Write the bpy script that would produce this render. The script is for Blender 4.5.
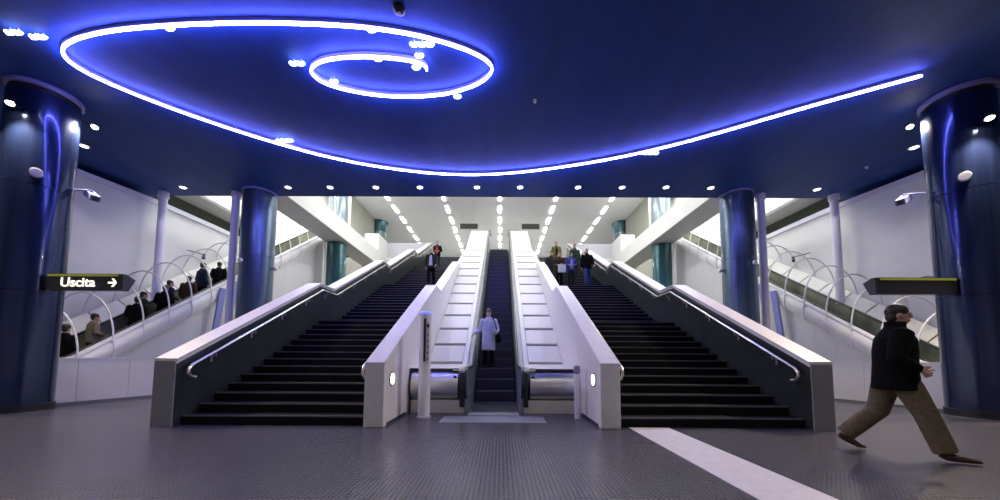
import bpy, bmesh, math, random
from mathutils import Vector, Matrix, Euler
random.seed(7)
S = bpy.context.scene
for o in list(bpy.data.objects): bpy.data.objects.remove(o)
COL = S.collection
PI = math.pi

# ------------------------------------------------------------------ camera, world, large lights, exposure
cam_d = bpy.data.cameras.new('camera'); cam = bpy.data.objects.new('camera', cam_d); COL.objects.link(cam)
cam_d.sensor_width = 36; cam_d.lens = 11.998; cam_d.shift_y = 0.08364; cam_d.clip_end = 200; cam_d.clip_start = 0.05
cam.matrix_world = (Matrix.Translation((0.138, 0, 1.15)) @ Matrix.Rotation(math.radians(0.169), 4, 'Z')
                    @ Matrix.Rotation(math.radians(90 + 3.961), 4, 'X') @ Matrix.Rotation(math.radians(0.312), 4, 'Z'))
S.camera = cam
W = bpy.data.worlds.new('world'); S.world = W; W.use_nodes = True
W.node_tree.nodes['Background'].inputs[0].default_value = (0.10, 0.11, 0.16, 1)
W.node_tree.nodes['Background'].inputs[1].default_value = 0.05
S.view_settings.view_transform = 'Standard'; S.view_settings.look = 'None'
S.view_settings.gamma = 1; S.view_settings.use_curve_mapping = False
S.view_settings.exposure = 0.1

NEON = (0.28, 0.27, 1.0)          # colour of the neon tube
NEON_E = 62.0
HALL_E = 13.0                     # radiance of the fluorescent fittings in the stair hall
SPOT_W = 620.0                    # projector on a column
DOWN_W = 45.0                     # recessed downlight
FILL_DOWN_W = 85.0                    # downlight of the unseen row added to light the newel fronts
CEIL_Z, CEIL_EDGE, UP_Z, UPF = 6.8, 11.46, 12.2, 8.72

def area_light(name, loc, sx, sy, watts, color=(1, 1, 1), rot=(0, 0, 0)):
    l = bpy.data.lights.new(name, 'AREA'); l.shape = 'RECTANGLE'; l.size = sx; l.size_y = sy; l.energy = watts; l.color = color
    o = bpy.data.objects.new(name, l); COL.objects.link(o); o.location = loc; o.rotation_euler = rot; return o
# fluorescent rows of the stair hall that run on above the blue ceiling's edge
for x in (-7.84, -3.92, 0, 3.92, 7.84):
    for y in (13.2, 15.6, 18.0, 20.2):
        area_light('unseen_hall_light', (x, y, 12.1), 0.3, 1.9, 78, (1, 1, .985))
for x in (-10.5, 10.5):  # unseen lamps added over the sides to brighten the side walls
    for y in (12.6, 15.2, 18.0, 20.8):
        area_light('unseen_hall_light', (x, y, 12.1), 0.3, 1.9, 135, (1, 1, .985))

for s in (-1, 1):                 # unseen lights added under the upper floor to brighten the back wall
    area_light('added_soffit_light', (s * 7.2, 22.6, 7.6), 2.0, .3, 45, (1, .97, .88))
# ------------------------------------------------------------------ materials
MATS = {}
def mat(name, col, rough=.5, metal=0, emit=None, estr=0, var=0, vscale=6, spec=.5, coat=0, bump=0, bscale=40, stretch=None):
    if name in MATS: return MATS[name]
    m = bpy.data.materials.new(name); m.use_nodes = True; nt = m.node_tree
    b = nt.nodes['Principled BSDF']
    b.inputs['Base Color'].default_value = (*col, 1); b.inputs['Roughness'].default_value = rough
    b.inputs['Metallic'].default_value = metal; b.inputs['Specular IOR Level'].default_value = spec
    b.inputs['Coat Weight'].default_value = coat
    if emit: b.inputs['Emission Color'].default_value = (*emit, 1); b.inputs['Emission Strength'].default_value = estr
    if var or bump:
        tc = nt.nodes.new('ShaderNodeNewGeometry'); mp = nt.nodes.new('ShaderNodeMapping')
        nt.links.new(tc.outputs['Position'], mp.inputs[0])
        if stretch: mp.inputs['Scale'].default_value = stretch
    if var:
        n = nt.nodes.new('ShaderNodeTexNoise'); n.inputs['Scale'].default_value = vscale; n.inputs['Detail'].default_value = 4
        nt.links.new(mp.outputs[0], n.inputs['Vector'])
        r = nt.nodes.new('ShaderNodeValToRGB')
        r.color_ramp.elements[0].position = .3; r.color_ramp.elements[1].position = .7
        r.color_ramp.elements[0].color = (*[max(0, c * (1 - var)) for c in col], 1)
        r.color_ramp.elements[1].color = (*[min(1, c * (1 + var)) for c in col], 1)
        nt.links.new(n.outputs[0], r.inputs[0]); nt.links.new(r.outputs[0], b.inputs['Base Color'])
    if bump:
        n2 = nt.nodes.new('ShaderNodeTexNoise'); n2.inputs['Scale'].default_value = bscale; n2.inputs['Detail'].default_value = 3
        nt.links.new(mp.outputs[0], n2.inputs['Vector'])
        bp = nt.nodes.new('ShaderNodeBump'); bp.inputs['Strength'].default_value = bump; bp.inputs['Distance'].default_value = .02
        nt.links.new(n2.outputs[0], bp.inputs['Height']); nt.links.new(bp.outputs[0], b.inputs['Normal'])
    MATS[name] = m; return m

def stud_floor():
    m = bpy.data.materials.new('studded_rubber'); m.use_nodes = True; nt = m.node_tree; b = nt.nodes['Principled BSDF']
    N = nt.nodes.new; L = nt.links.new
    g = N('ShaderNodeNewGeometry'); sc = N('ShaderNodeVectorMath'); sc.operation = 'SCALE'; sc.inputs['Scale'].default_value = 1 / .042
    L(g.outputs['Position'], sc.inputs[0])
    fr = N('ShaderNodeVectorMath'); fr.operation = 'FRACTION'; L(sc.outputs[0], fr.inputs[0])
    sub = N('ShaderNodeVectorMath'); sub.operation = 'SUBTRACT'; sub.inputs[1].default_value = (.5, .5, 0); L(fr.outputs[0], sub.inputs[0])
    mu = N('ShaderNodeVectorMath'); mu.operation = 'MULTIPLY'; mu.inputs[1].default_value = (1, 1, 0); L(sub.outputs[0], mu.inputs[0])
    ln = N('ShaderNodeVectorMath'); ln.operation = 'LENGTH'; L(mu.outputs[0], ln.inputs[0])
    mr = N('ShaderNodeMapRange'); mr.interpolation_type = 'SMOOTHSTEP'
    mr.inputs['From Min'].default_value = .42; mr.inputs['From Max'].default_value = .30
    L(ln.outputs['Value'], mr.inputs['Value'])
    no = N('ShaderNodeTexNoise'); no.inputs['Scale'].default_value = .9; no.inputs['Detail'].default_value = 5; L(g.outputs['Position'], no.inputs['Vector'])
    lo = N('ShaderNodeMix'); lo.data_type = 'RGBA'
    lo.inputs['A'].default_value = (.019, .019, .030, 1); lo.inputs['B'].default_value = (.032, .029, .040, 1); L(no.outputs[0], lo.inputs['Factor'])
    mx = N('ShaderNodeMix'); mx.data_type = 'RGBA'; mx.inputs['B'].default_value = (.115, .107, .13, 1)
    L(lo.outputs['Result'], mx.inputs['A']); L(mr.outputs['Result'], mx.inputs['Factor']); L(mx.outputs['Result'], b.inputs['Base Color'])
    bp = N('ShaderNodeBump'); bp.inputs['Strength'].default_value = .8; bp.inputs['Distance'].default_value = .004
    L(mr.outputs['Result'], bp.inputs['Height']); L(bp.outputs[0], b.inputs['Normal'])
    b.inputs['Roughness'].default_value = .27; b.inputs['Specular IOR Level'].default_value = .65
    return m

M_floor = stud_floor()
M_ceil = mat('blue_ceiling_paint', (.015, .056, .26), .6, var=.18, vscale=2.2, spec=.3, bump=.25, bscale=30, stretch=(1, .25, 1))
M_white = mat('white_wall_paint', (.80, .80, .78), .5, var=.03, vscale=1.5)
M_upceil = mat('hall_ceiling_paint', (.86, .86, .86), .6, var=.02, vscale=2)
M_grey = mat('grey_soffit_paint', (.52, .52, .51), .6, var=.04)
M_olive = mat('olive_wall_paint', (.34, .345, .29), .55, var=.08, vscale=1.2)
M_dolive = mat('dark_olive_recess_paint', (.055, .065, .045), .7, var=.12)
M_beige = mat('beige_wall_paint', (.58, .56, .50), .6, var=.04)
M_lav = mat('lavender_panel_paint', (.60, .58, .66), .5, var=.02)
M_stone = mat('pale_stone', (.70, .67, .70), .42, var=.05, vscale=9)
M_darkclad = mat('dark_blue_stone_cladding', (.028, .034, .036), .28, var=.25, vscale=2.5)
M_endgrey = mat('grey_stone_end', (.24, .24, .26), .45, var=.08, vscale=14)
M_step = mat('black_rubber_step', (.0045, .0045, .007), .75, var=.2, vscale=20, spec=.15)
M_nose = mat('step_edge_highlight', (.10, .097, .115), .4, var=.25, vscale=5)  # paler strip colour paints the highlight along the step edges
M_col = mat('blue_lacquered_column', (.022, .036, .11), .2, metal=.65, var=.25, vscale=4, coat=.35, stretch=(4, 4, .12))
M_col2 = mat('satin_blue_grey_column', (.09, .13, .20), .3, metal=.7, var=.3, vscale=4, coat=.25, stretch=(5, 5, .12))
M_plinth = mat('black_plinth', (.012, .014, .02), .4)
M_collar = mat('lavender_collar', (.22, .21, .42), .4)
M_teal = mat('teal_column_lacquer', (.05, .13, .15), .2, metal=.4, var=.25, vscale=1.5, stretch=(3, 3, .3))
M_pale_col = mat('pale_polished_column', (.26, .32, .34), .2, metal=.5, var=.15, vscale=3, stretch=(3, 3, .3))
M_post = mat('lavender_white_post', (.74, .73, .82), .35)
M_steel = mat('brushed_steel', (.72, .72, .74), .36, metal=1, bump=.05, bscale=60, stretch=(.2, 8, 8))
M_steel2 = mat('satin_steel_tube', (.72, .71, .74), .3, metal=.85)
M_cream = mat('cream_deck_enamel', (.76, .75, .69), .42, var=.02)
M_bal = mat('grey_satin_balustrade', (.30, .33, .34), .35, metal=.3)
M_gap = mat('dark_joint', (.03, .03, .05), .6)
M_black = mat('black_rubber', (.012, .012, .016), .35)
M_green = mat('green_tinted_balustrade', (.44, .47, .33), .25, metal=.5, var=.45, vscale=1.1, stretch=(1, 1.6, .5))
M_clad = mat('pale_grey_cladding', (.72, .71, .71), .42, var=.02)
M_hoop = mat('white_hoop', (.75, .75, .78), .35)
M_strutblue = mat('blue_strut_and_reflection', (.24, .26, .62), .4)
M_esc = mat('escalator_step_metal', (.05, .05, .075), .38, metal=.4, bump=.5, bscale=8, stretch=(60, 1, 1))
M_signblk = mat('black_sign_case', (.008, .009, .012), .3)
M_signcap = mat('navy_sign_cap', (.008, .012, .03), .45)
M_signyel = mat('yellow_green_light_strip', (.40, .40, .03), .4, emit=(.55, .55, .03), estr=.08)
M_text = mat('lit_white_lettering', (.9, .9, .8), .4, emit=(1, 1, .82), estr=1.1)
M_bulb = mat('projector_bulb', (1, 1, 1), .3, emit=(1, .84, .6), estr=150)
M_disc = mat('downlight_glow', (1, 1, 1), .3, emit=(1, .96, .9), estr=9)
M_lens = mat('wall_light_glow', (1, 1, 1), .3, emit=(1, .98, .95), estr=5)
M_tube = mat('neon_tube', (.5, .5, 1), .3, emit=NEON, estr=NEON_E)
M_neonlamp = mat('neon_lamp_glass', (.6, .6, 1), .3, emit=(.55, .62, 1), estr=10)
M_channel = mat('neon_channel', (.45, .43, .75), .5)
M_dash = mat('fluorescent_tube', (1, 1, 1), .3, emit=(1, 1, .985), estr=HALL_E)
M_cctv = mat('blue_grey_camera_case', (.20, .21, .46), .5)
M_cwhite = mat('off_white_plastic', (.72, .70, .72), .4)
M_strip = mat('pale_lilac_floor_strip', (.66, .62, .66), .45, var=.07, vscale=10)
M_capreflect = mat('totem_cap_reflection', (.25, .3, .9), .3, emit=(.2, .28, 1), estr=.5)  # glow stands in for a blue reflection on the totem cap

# ------------------------------------------------------------------ mesh helpers
class MB:
    def __init__(s): s.v = []; s.f = []
    def add(s, vs, fs):
        o = len(s.v); s.v += [tuple(v) for v in vs]; s.f += [tuple(i + o for i in f) for f in fs]; return s
    def box(s, a, b):
        x0, y0, z0 = a; x1, y1, z1 = b
        if x0 > x1: x0, x1 = x1, x0
        vs = [(x0, y0, z0), (x1, y0, z0), (x1, y1, z0), (x0, y1, z0), (x0, y0, z1), (x1, y0, z1), (x1, y1, z1), (x0, y1, z1)]
        return s.add(vs, [(3, 2, 1, 0), (4, 5, 6, 7), (0, 1, 5, 4), (1, 2, 6, 5), (2, 3, 7, 6), (3, 0, 4, 7)])
    def prism_x(s, poly, x0, x1):            # polygon of (y,z) extruded in x
        n = len(poly); vs = [(x0, y, z) for y, z in poly] + [(x1, y, z) for y, z in poly]
        fs = [tuple(range(n)), tuple(range(2 * n - 1, n - 1, -1))] + [(i, i + n, (i + 1) % n + n, (i + 1) % n) for i in range(n)]
        return s.add(vs, fs)
    def sweep(s, sec, path):                 # section of (x,dz) carried along a path of (y,z), verticals kept
        n = len(sec); vs = []
        for y, z in path: vs += [(x, y, z + dz) for x, dz in sec]
        fs = [tuple(range(n - 1, -1, -1)), tuple(range((len(path) - 1) * n, len(path) * n))]
        for k in range(len(path) - 1):
            for i in range(n):
                j = (i + 1) % n; fs.append((k * n + i, k * n + j, (k + 1) * n + j, (k + 1) * n + i))
        return s.add(vs, fs)
    def tube(s, pts, r, seg=8, closed=False):
        pts = [Vector(p) for p in pts]; n = len(pts); rr = r if isinstance(r, (list, tuple)) else [r] * n
        up = Vector((0, 0, 1)); vs = []; prev = None
        for i, p in enumerate(pts):
            a = pts[i - 1] if (i > 0 or closed) else p; b = pts[(i + 1) % n] if (i < n - 1 or closed) else p
            t = (b - a).normalized()
            if prev is None:
                u = t.cross(up)
                if u.length < 1e-3: u = t.cross(Vector((1, 0, 0)))
            else: u = prev - t * prev.dot(t)
            u.normalize(); w = t.cross(u); prev = u
            for k in range(seg):
                an = 2 * PI * k / seg; vs.append(p + (u * math.cos(an) + w * math.sin(an)) * rr[i])
        fs = []
        for i in range(n if closed else n - 1):
            for k in range(seg):
                k2 = (k + 1) % seg; i2 = (i + 1) % n
                fs.append((i * seg + k, i * seg + k2, i2 * seg + k2, i2 * seg + k))
        if not closed: fs += [tuple(range(seg - 1, -1, -1)), tuple(range((n - 1) * seg, n * seg))]
        return s.add(vs, fs)
    def lathe(s, prof, c=(0, 0, 0), seg=40):  # profile of (r,z)
        n = len(prof); vs = []
        for k in range(seg):
            a = 2 * PI * k / seg
            vs += [(c[0] + r * math.cos(a), c[1] + r * math.sin(a), c[2] + z) for r, z in prof]
        fs = [(k * n + i, ((k + 1) % seg) * n + i, ((k + 1) % seg) * n + i + 1, k * n + i + 1) for k in range(seg) for i in range(n - 1)]
        fs.append(tuple(k * n for k in range(seg - 1, -1, -1))); fs.append(tuple(k * n + n - 1 for k in range(seg)))
        return s.add(vs, fs)
    def ell(s, c, r, seg=14, rings=9, rot=None):
        vs = []; R = rot.to_matrix() if rot else None
        for i in range(rings + 1):
            th = PI * i / rings
            for k in range(seg):
                a = 2 * PI * k / seg
                q = Vector((r[0] * math.sin(th) * math.cos(a), r[1] * math.sin(th) * math.sin(a), r[2] * math.cos(th)))
                if R: q = R @ q
                vs.append((c[0] + q.x, c[1] + q.y, c[2] + q.z))
        fs = [(i * seg + k, (i + 1) * seg + k, (i + 1) * seg + (k + 1) % seg, i * seg + (k + 1) % seg) for i in range(rings) for k in range(seg)]
        return s.add(vs, fs)
    def loft(s, secs, seg=16):               # secs: (centre, rx, ry) rings square to the path
        pts = [Vector(c) for c, _, _ in secs]; n = len(pts); vs = []
        for i in range(n):
            a = pts[max(0, i - 1)]; b = pts[min(n - 1, i + 1)]; t = (b - a).normalized()
            u = Vector((1, 0, 0)) - t * t.x
            if u.length < .2: u = Vector((0, 1, 0)) - t * t.y
            u.normalize(); w = t.cross(u)
            for k in range(seg):
                an = 2 * PI * k / seg; vs.append(pts[i] + u * math.cos(an) * secs[i][1] + w * math.sin(an) * secs[i][2])
        fs = [(i * seg + k, i * seg + (k + 1) % seg, (i + 1) * seg + (k + 1) % seg, (i + 1) * seg + k) for i in range(n - 1) for k in range(seg)]
        fs += [tuple(range(seg - 1, -1, -1)), tuple(range((n - 1) * seg, n * seg))]
        return s.add(vs, fs)
    def mesh(s, name='mesh', smooth=False):
        me = bpy.data.meshes.new(name); me.from_pydata(s.v, [], s.f); me.update()
        bm = bmesh.new(); bm.from_mesh(me); bmesh.ops.remove_doubles(bm, verts=bm.verts, dist=1e-5)
        bmesh.ops.recalc_face_normals(bm, faces=bm.faces); bm.to_mesh(me); bm.free()
        if smooth:
            for p in me.polygons: p.use_smooth = True
            try: me.set_sharp_from_angle(angle=math.radians(40))
            except Exception: pass
        return me
    def build(s, name, m, parent=None, smooth=False, bevel=0):
        return link(name, s.mesh(name, smooth), m, parent, bevel)

def link(name, me, m, parent=None, bevel=0):
    if m is not None and not me.materials: me.materials.append(m)
    o = bpy.data.objects.new(name, me); COL.objects.link(o)
    if parent is not None:
        o.parent = parent; o.matrix_parent_inverse = parent_world(parent).inverted()
    if bevel:
        bv = o.modifiers.new('bevel', 'BEVEL'); bv.width = bevel; bv.segments = 2; bv.limit_method = 'ANGLE'
    return o
def parent_world(p):
    Mx = p.matrix_basis.copy()
    if p.parent is not None: Mx = parent_world(p.parent) @ p.matrix_parent_inverse @ Mx
    return Mx
def tag(o, label, cat, group=None, kind=None):
    o['label'] = label; o['category'] = cat
    if group: o['group'] = group
    if kind: o['kind'] = kind
    return o
def thing(name, label, cat, loc=(0, 0, 0), rz=0, group=None):
    o = bpy.data.objects.new(name, None); COL.objects.link(o); o.location = loc; o.rotation_euler = (0, 0, rz); o.empty_display_size = .2
    return tag(o, label, cat, group)
def struct(name, mb, m, smooth=False, label=None):
    o = mb.build(name, m, None, smooth); o['kind'] = 'structure'
    if label: o['label'] = label
    return o

# ------------------------------------------------------------------ room shell
WL = [(-6, 13.2), (6.0, 12.75), (9.43, 12.42), (11.48, 12.06), (13.5, 12.0), (17, 12.0), (25.2, 12.0)]   # (y, |x|) of the side walls
fl = struct('floor', MB().box((-14, -6, -.2), (14, 25.2, 0)), M_floor, label='dark studded rubber floor of the station hall')
struct('ceiling', MB().box((-14, -6, CEIL_Z), (14, CEIL_EDGE, CEIL_Z + .5)), M_ceil, label='low blue painted ceiling above the hall')
struct('ceiling', MB().box((-14, CEIL_EDGE, UP_Z), (14, 37, UP_Z + .3)), M_upceil, label='high pale ceiling above the stairs')
def side_wall(s):
    n = len(WL); mb = MB()
    def strip(z0, z1, off, t):
        vs = []
        for y, x in WL: vs += [(s * (x + off), y, z0), (s * (x + off), y, z1), (s * (x + off + t), y, z1), (s * (x + off + t), y, z0)]
        fs = [(3, 2, 1, 0), tuple(range(4 * n - 4, 4 * n))]
        for k in range(n - 1):
            for i in range(4): fs.append((4 * k + i, 4 * k + (i + 1) % 4, 4 * k + 4 + (i + 1) % 4, 4 * k + 4 + i))
        return vs, fs
    side = 'left' if s < 0 else 'right'
    w = struct('wall_' + side, MB().add(*strip(0, 6.62, 0, 1.2)), M_white, label='tall white side wall behind the side escalator')
    t = MB().add(*strip(6.45, 6.62, -.05, .06)).build('trim', M_post, w)
    MB().add([], []).v
    up = MB(); up.box((s * 12.0, 11.5, 7.6), (s * 13.2, 25.2, UP_Z)); up.build('upper_wall', M_white, w)
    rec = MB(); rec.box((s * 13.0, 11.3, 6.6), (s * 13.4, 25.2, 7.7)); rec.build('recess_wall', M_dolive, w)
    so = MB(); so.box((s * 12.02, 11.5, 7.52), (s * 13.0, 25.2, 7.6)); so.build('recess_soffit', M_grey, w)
for s in (-1, 1): side_wall(s)
struct('wall_rear', MB().box((-14, -6.3, -.2), (14, -6, CEIL_Z)), M_beige, label='wall behind the viewer')
# the stair well's end wall under the upper floor, with the upper floor itself
for s in (-1, 1):
    struct('wall_back', MB().box((s * 5.5, 24.4, 0), (s * 13, 24.6, 8.3)), M_beige, label='beige wall under the upper floor')
struct('floor', MB().box((-13, 25.2, 8.3), (13, 37, UPF)), M_white, label='upper hall floor at the head of the stairs')
struct('wall_far', MB().box((-13, 36, UPF), (13, 36.3, UP_Z)), M_upceil, label='far pale wall of the upper hall')
for s in (-1, 1):
    struct('wall_upper', MB().box((s * 10.1, 22, UPF), (s * 10.3, 26.15, UP_Z)), M_olive, label='olive wall of the upper hall')
    struct('wall_upper', MB().box((s * 11.0, 26.15, UPF), (s * 11.2, 36, UP_Z)), M_olive, label='olive wall of the upper hall')

# ------------------------------------------------------------------ stairs
Y0, PER, RISE, TR = 5.6, 5.1, 2.18, .31
RH = RISE / 14
XI, XO, OI, OO = 1.756, 2.078, 5.16, 5.50
def stepZ(y):
    if y < Y0: return 0
    k = min(3, int((y - Y0) // PER)); return RISE * k + min(14, math.floor((y - Y0 - PER * k) / TR) + 1) * RH
SIDE = {-1: ('beside the grey totem post', 'Uscita sign'), 1: ('beside the pale floor strip', 'blank sign')}
step_me = MB().box((0, 0, -RH - .04), (OI - XO - .005, TR + .03, 0)).mesh('step'); step_me.materials.append(M_step)
nose_me = MB().box((0, -.006, -.022), (OI - XO - .01, .022, .003)).mesh('nosing'); nose_me.materials.append(M_nose)
land_me = MB().box((0, 0, -.2), (OI - XO - .005, PER - 13 * TR + .02, 0)).mesh('landing'); land_me.materials.append(M_step)
for s in (-1, 1):
    st = thing('staircase', 'broad black staircase in four flights ' + SIDE[s][0], 'stairs', (s * (XO + OI) / 2, Y0, 0))
    x0 = XO if s > 0 else -OI
    def put(nm, me, loc, par):
        o = link(nm, me, None, par); o.location = loc; return o
    for k in range(4):
        for i in range(1, 15):
            loc = (x0 + .0025, Y0 + PER * k + TR * (i - 1), RISE * k + RH * i)
            if i < 14: so = put('step', step_me, loc, st)
            else: so = put('landing', land_me, loc, st)
            no = link('nosing', nose_me, None, so); no.matrix_parent_inverse = Matrix.Identity(4); no.location = (.0025, 0, 0)

# stair parapets: profile of the top edge
def top_profile(extra=0):
    p = [(5.45, 1.05 + extra)]
    for k in range(4):
        p.append((9.64 + PER * k, 3.23 + RISE * k + extra))
        if k < 3: p.append((10.44 + PER * k, 3.23 + RISE * k + extra))
    return p + [(25.25, 9.77 + extra)]
TOP = top_profile()
def rail_path(x, dz, y_start, curl=True):
    pts = []
    pr = top_profile(dz)
    def zz(y):
        for (a, b), (c, d) in zip(pr, pr[1:]):
            if a <= y <= c: return b + (d - b) * (y - a) / max(1e-6, c - a)
        return pr[-1][1]
    if curl:
        zb = zz(y_start)
        pts += [(x, y_start + .10, zb - .20), (x, y_start + .02, zb - .19), (x, y_start - .04, zb - .13), (x, y_start - .04, zb - .06)]
    pts.append((x, y_start + .02, zz(y_start + .02)))
    for (a, b) in pr[1:]:
        pts.append((x, a, b))
    return pts, zz
for s in (-1, 1):
    who = SIDE[s][0].split('beside ')[1]
    # outer parapet
    pa = thing('stair_parapet', 'outer stair parapet of dark cladding and pale coping on the %s side' % ('Uscita sign' if s < 0 else 'walking man'), 'parapet', (s * (OI + OO) / 2, 5.45, 0))
    poly = TOP + [(25.25, 0), (5.45, 0)]
    MB().prism_x(poly, s * (OI + .02), s * OO).build('body', M_white, pa)
    pin = [(y + (.01 if i == 0 else 0), z - .05) for i, (y, z) in enumerate(TOP)] + [(25.25, 0), (5.46, 0)]
    MB().prism_x(pin, s * OI, s * (OI + .02)).build('cladding', M_darkclad, pa)['label'] = 'dark blue polished inner cladding'
    MB().sweep([(s * (OI - .015), 0), (s * (OO + .015), 0), (s * (OO + .015), .045), (s * (OI - .015), .045)], TOP).build('coping', M_stone, pa)
    MB().box((s * OI, 5.43, 0), (s * OO, 5.452, 1.05)).build('end_panel', M_endgrey, pa)
    pts, zz = rail_path(s * (OI - .085), -.16, 5.62)
    MB().tube(pts, .024, 8).build('handrail', M_steel2, pa, True)
    y = 6.1
    while y < 25:
        z = zz(y); MB().tube([(s * (OI - .085), y, z - .02), (s * (OI - .085), y, z - .09), (s * (OI + .005), y, z - .10)], .011, 6).build('bracket', M_steel2, pa, True)
        MB().box((s * (OI - .008), y - .02, z - .20), (s * OI, y + .02, z - .07)).build('bracket_plate', M_steel2, pa)
        y += .95
    # central parapet
    pc = thing('stair_parapet', 'pale lilac parapet between the escalator and the stairs %s' % SIDE[s][0], 'parapet', (s * (XI + XO) / 2, 5.45, 0))
    MB().prism_x(poly, s * XI, s * XO).build('body', M_stone, pc, bevel=.012)
    pts, zz = rail_path(s * (XO + .085), -.16, 5.62)
    MB().tube(pts, .024, 8).build('handrail', M_steel2, pc, True)
    y = 6.1
    while y < 25:
        z = zz(y); MB().tube([(s * (XO + .085), y, z - .02), (s * (XO + .085), y, z - .09), (s * (XO - .005), y, z - .10)], .011, 6).build('bracket', M_steel2, pc, True)
        y += .95
    # oval wall light let into the inner face
    lt = thing('wall_light', 'round lit wall light in the parapet end %s' % SIDE[s][0], 'light', (s * XI, 5.82, .76))
    R90 = Matrix.Rotation(-s * PI / 2, 4, 'Y')
    def disc(r, h0, h1, cc, nm, m):
        mb = MB().lathe([(r, h0), (r, h1)], (0, 0, 0), 24); mb.v = [tuple(R90 @ Vector(v) + Vector(cc)) for v in mb.v]; return mb.build(nm, m, lt, True)
    disc(.12, -.01, .015, (s * XI, 5.82, .76), 'bezel', M_plinth)
    disc(.095, .015, .024, (s * XI, 5.82, .76), 'lens', M_lens)
    MB().box((s * (XI - .012), 5.6, .0), (s * XI, 6.7, .05)).build('base_strip', M_gap, pc)

# ------------------------------------------------------------------ central escalator
SL = .69
def deck_z(y): return .88 if y < 8.6 else min(.88 + SL * (y - 8.6), 8.32)
DP = [(6.95, .88), (8.45, .88), (8.62, .90), (8.80, 1.0), (20.3, 1.0 + SL * 11.5), (20.5, 9.03), (20.7, 9.06), (21.4, 9.06)]
def shift(path, dz): return [(y, z + dz) for y, z in path]
es = thing('escalator', 'central escalator with cream panelled decks and black steps', 'escalator', (0, 6.85, 0))
stp = [(6.85, .0), (8.2, .0), (8.34, .03), (8.5, .12), (18.7, .12 + SL * 10.2), (19.0, 7.32), (19.2, 7.36), (21.2, 7.36)]
esc_me = MB().box((-.5, 0, -.30), (.5, .42, 0)).mesh('step'); esc_me.materials.append(M_esc)
esn_me = MB().box((-.5, -.004, -.02), (.5, .022, .002)).mesh('step_edge'); esn_me.materials.append(M_nose)
def pathz(path, y):
    for (a, b), (c, d) in zip(path, path[1:]):
        if a <= y <= c: return b + (d - b) * (y - a) / (c - a)
    return path[-1][1]
y = 6.92
while y < 19.6:
    o = link('step', esc_me, None, es); o.location = (0, y, pathz(stp, y + .2) + .005)
    n = link('step_edge', esn_me, None, o); n.matrix_parent_inverse = Matrix.Identity(4)
    y += .40
MB().box((-.5, 6.55, 0), (.5, 6.92, .014)).build('comb_plate', M_endgrey, es)
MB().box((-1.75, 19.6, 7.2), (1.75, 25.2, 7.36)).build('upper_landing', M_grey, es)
for s in (-1, 1):
    # inner balustrade skin, rim, handrail
    MB().sweep([(s * .52, -1.1), (s * .64, -1.1), (s * .74, -.03), (s * .62, -.03)], DP).build('balustrade', M_bal, es)
    MB().sweep([(s * .72, -.03), (s * .86, -.03), (s * .86, .035), (s * .74, .035), (s * .72, .0)], DP).build('deck_rim', M_cream, es)
    hp = [(s * .585, 6.98, .30), (s * .585, 6.86, .38), (s * .585, 6.80, .52), (s * .585, 6.80, .66), (s * .585, 6.88, .82), (s * .585, 7.02, .90)] + \
         [(s * .585, y, z + .03) for y, z in DP[1:]]
    MB().tube(hp, .032, 8).build('handrail', M_black, es, True)
    MB().prism_x([(6.84, .12), (6.81, .5), (6.9, .82), (7.1, .86), (7.1, .12)], s * .60, s * .70).build('handrail_newel', M_black, es, bevel=.02)
    # solid body under the deck, then the deck panels on it
    body = [(7.0, 0)] + shift(DP, -.02) + [(21.2, 0)]
    MB().prism_x([(7.05, 0)] + [(max(7.05, y), z - .03) for y, z in DP] + [(21.4, 0)], s * .76, s * 1.752).build('deck_body', M_gap, es)
    y = 7.0
    first = True
    ys = [6.98, 8.05, 8.75] + [8.75 + .74 * i for i in range(1, 17)] + [21.35]
    for a, b in zip(ys, ys[1:]):
        a2, b2 = a + .055, b - .055
        pp = [(a2, pathz(DP, a2))] + [(yy, zz_) for yy, zz_ in DP if a2 < yy < b2] + [(b2, pathz(DP, b2))]
        MB().sweep([(s * .87, -.025), (s * 1.745, -.025), (s * 1.745, .02), (s * .87, .02)], pp).build('deck_panel', M_cream, es)
    # rounded steel front of the truss with a plinth
    fr = [(7.2, .25)] + [(7.10 - .27 * math.sin(PI * (t + 1) / 18), .55 - .30 * math.cos(PI * (t + 1) / 18)) for t in range(17)] + [(7.2, .85)]
    MB().prism_x(fr, s * .74, s * 1.70).build('front_drum', M_steel, es, True)
    MB().box((s * .62, 6.90, 0), (s * 1.70, 7.05, .255)).build('front_plinth', M_beige, es)
    MB().box((s * .74, 7.0, .85), (s * 1.72, 7.12, .895)).build('front_lip', M_gap, es)
    MB().box((s * 1.70, 6.95, 0), (s * 1.752, 7.05, .9)).build('side_post', M_gap, es)
    # small emergency button
    b = MB().lathe([(.035, 0), (.035, .02)], (0, 0, 0), 16); b.v = [(x + s * .80, 6.89 - z, y2 + .72) for x, y2, z in b.v]; b.build('stop_button', M_black, es)

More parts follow.
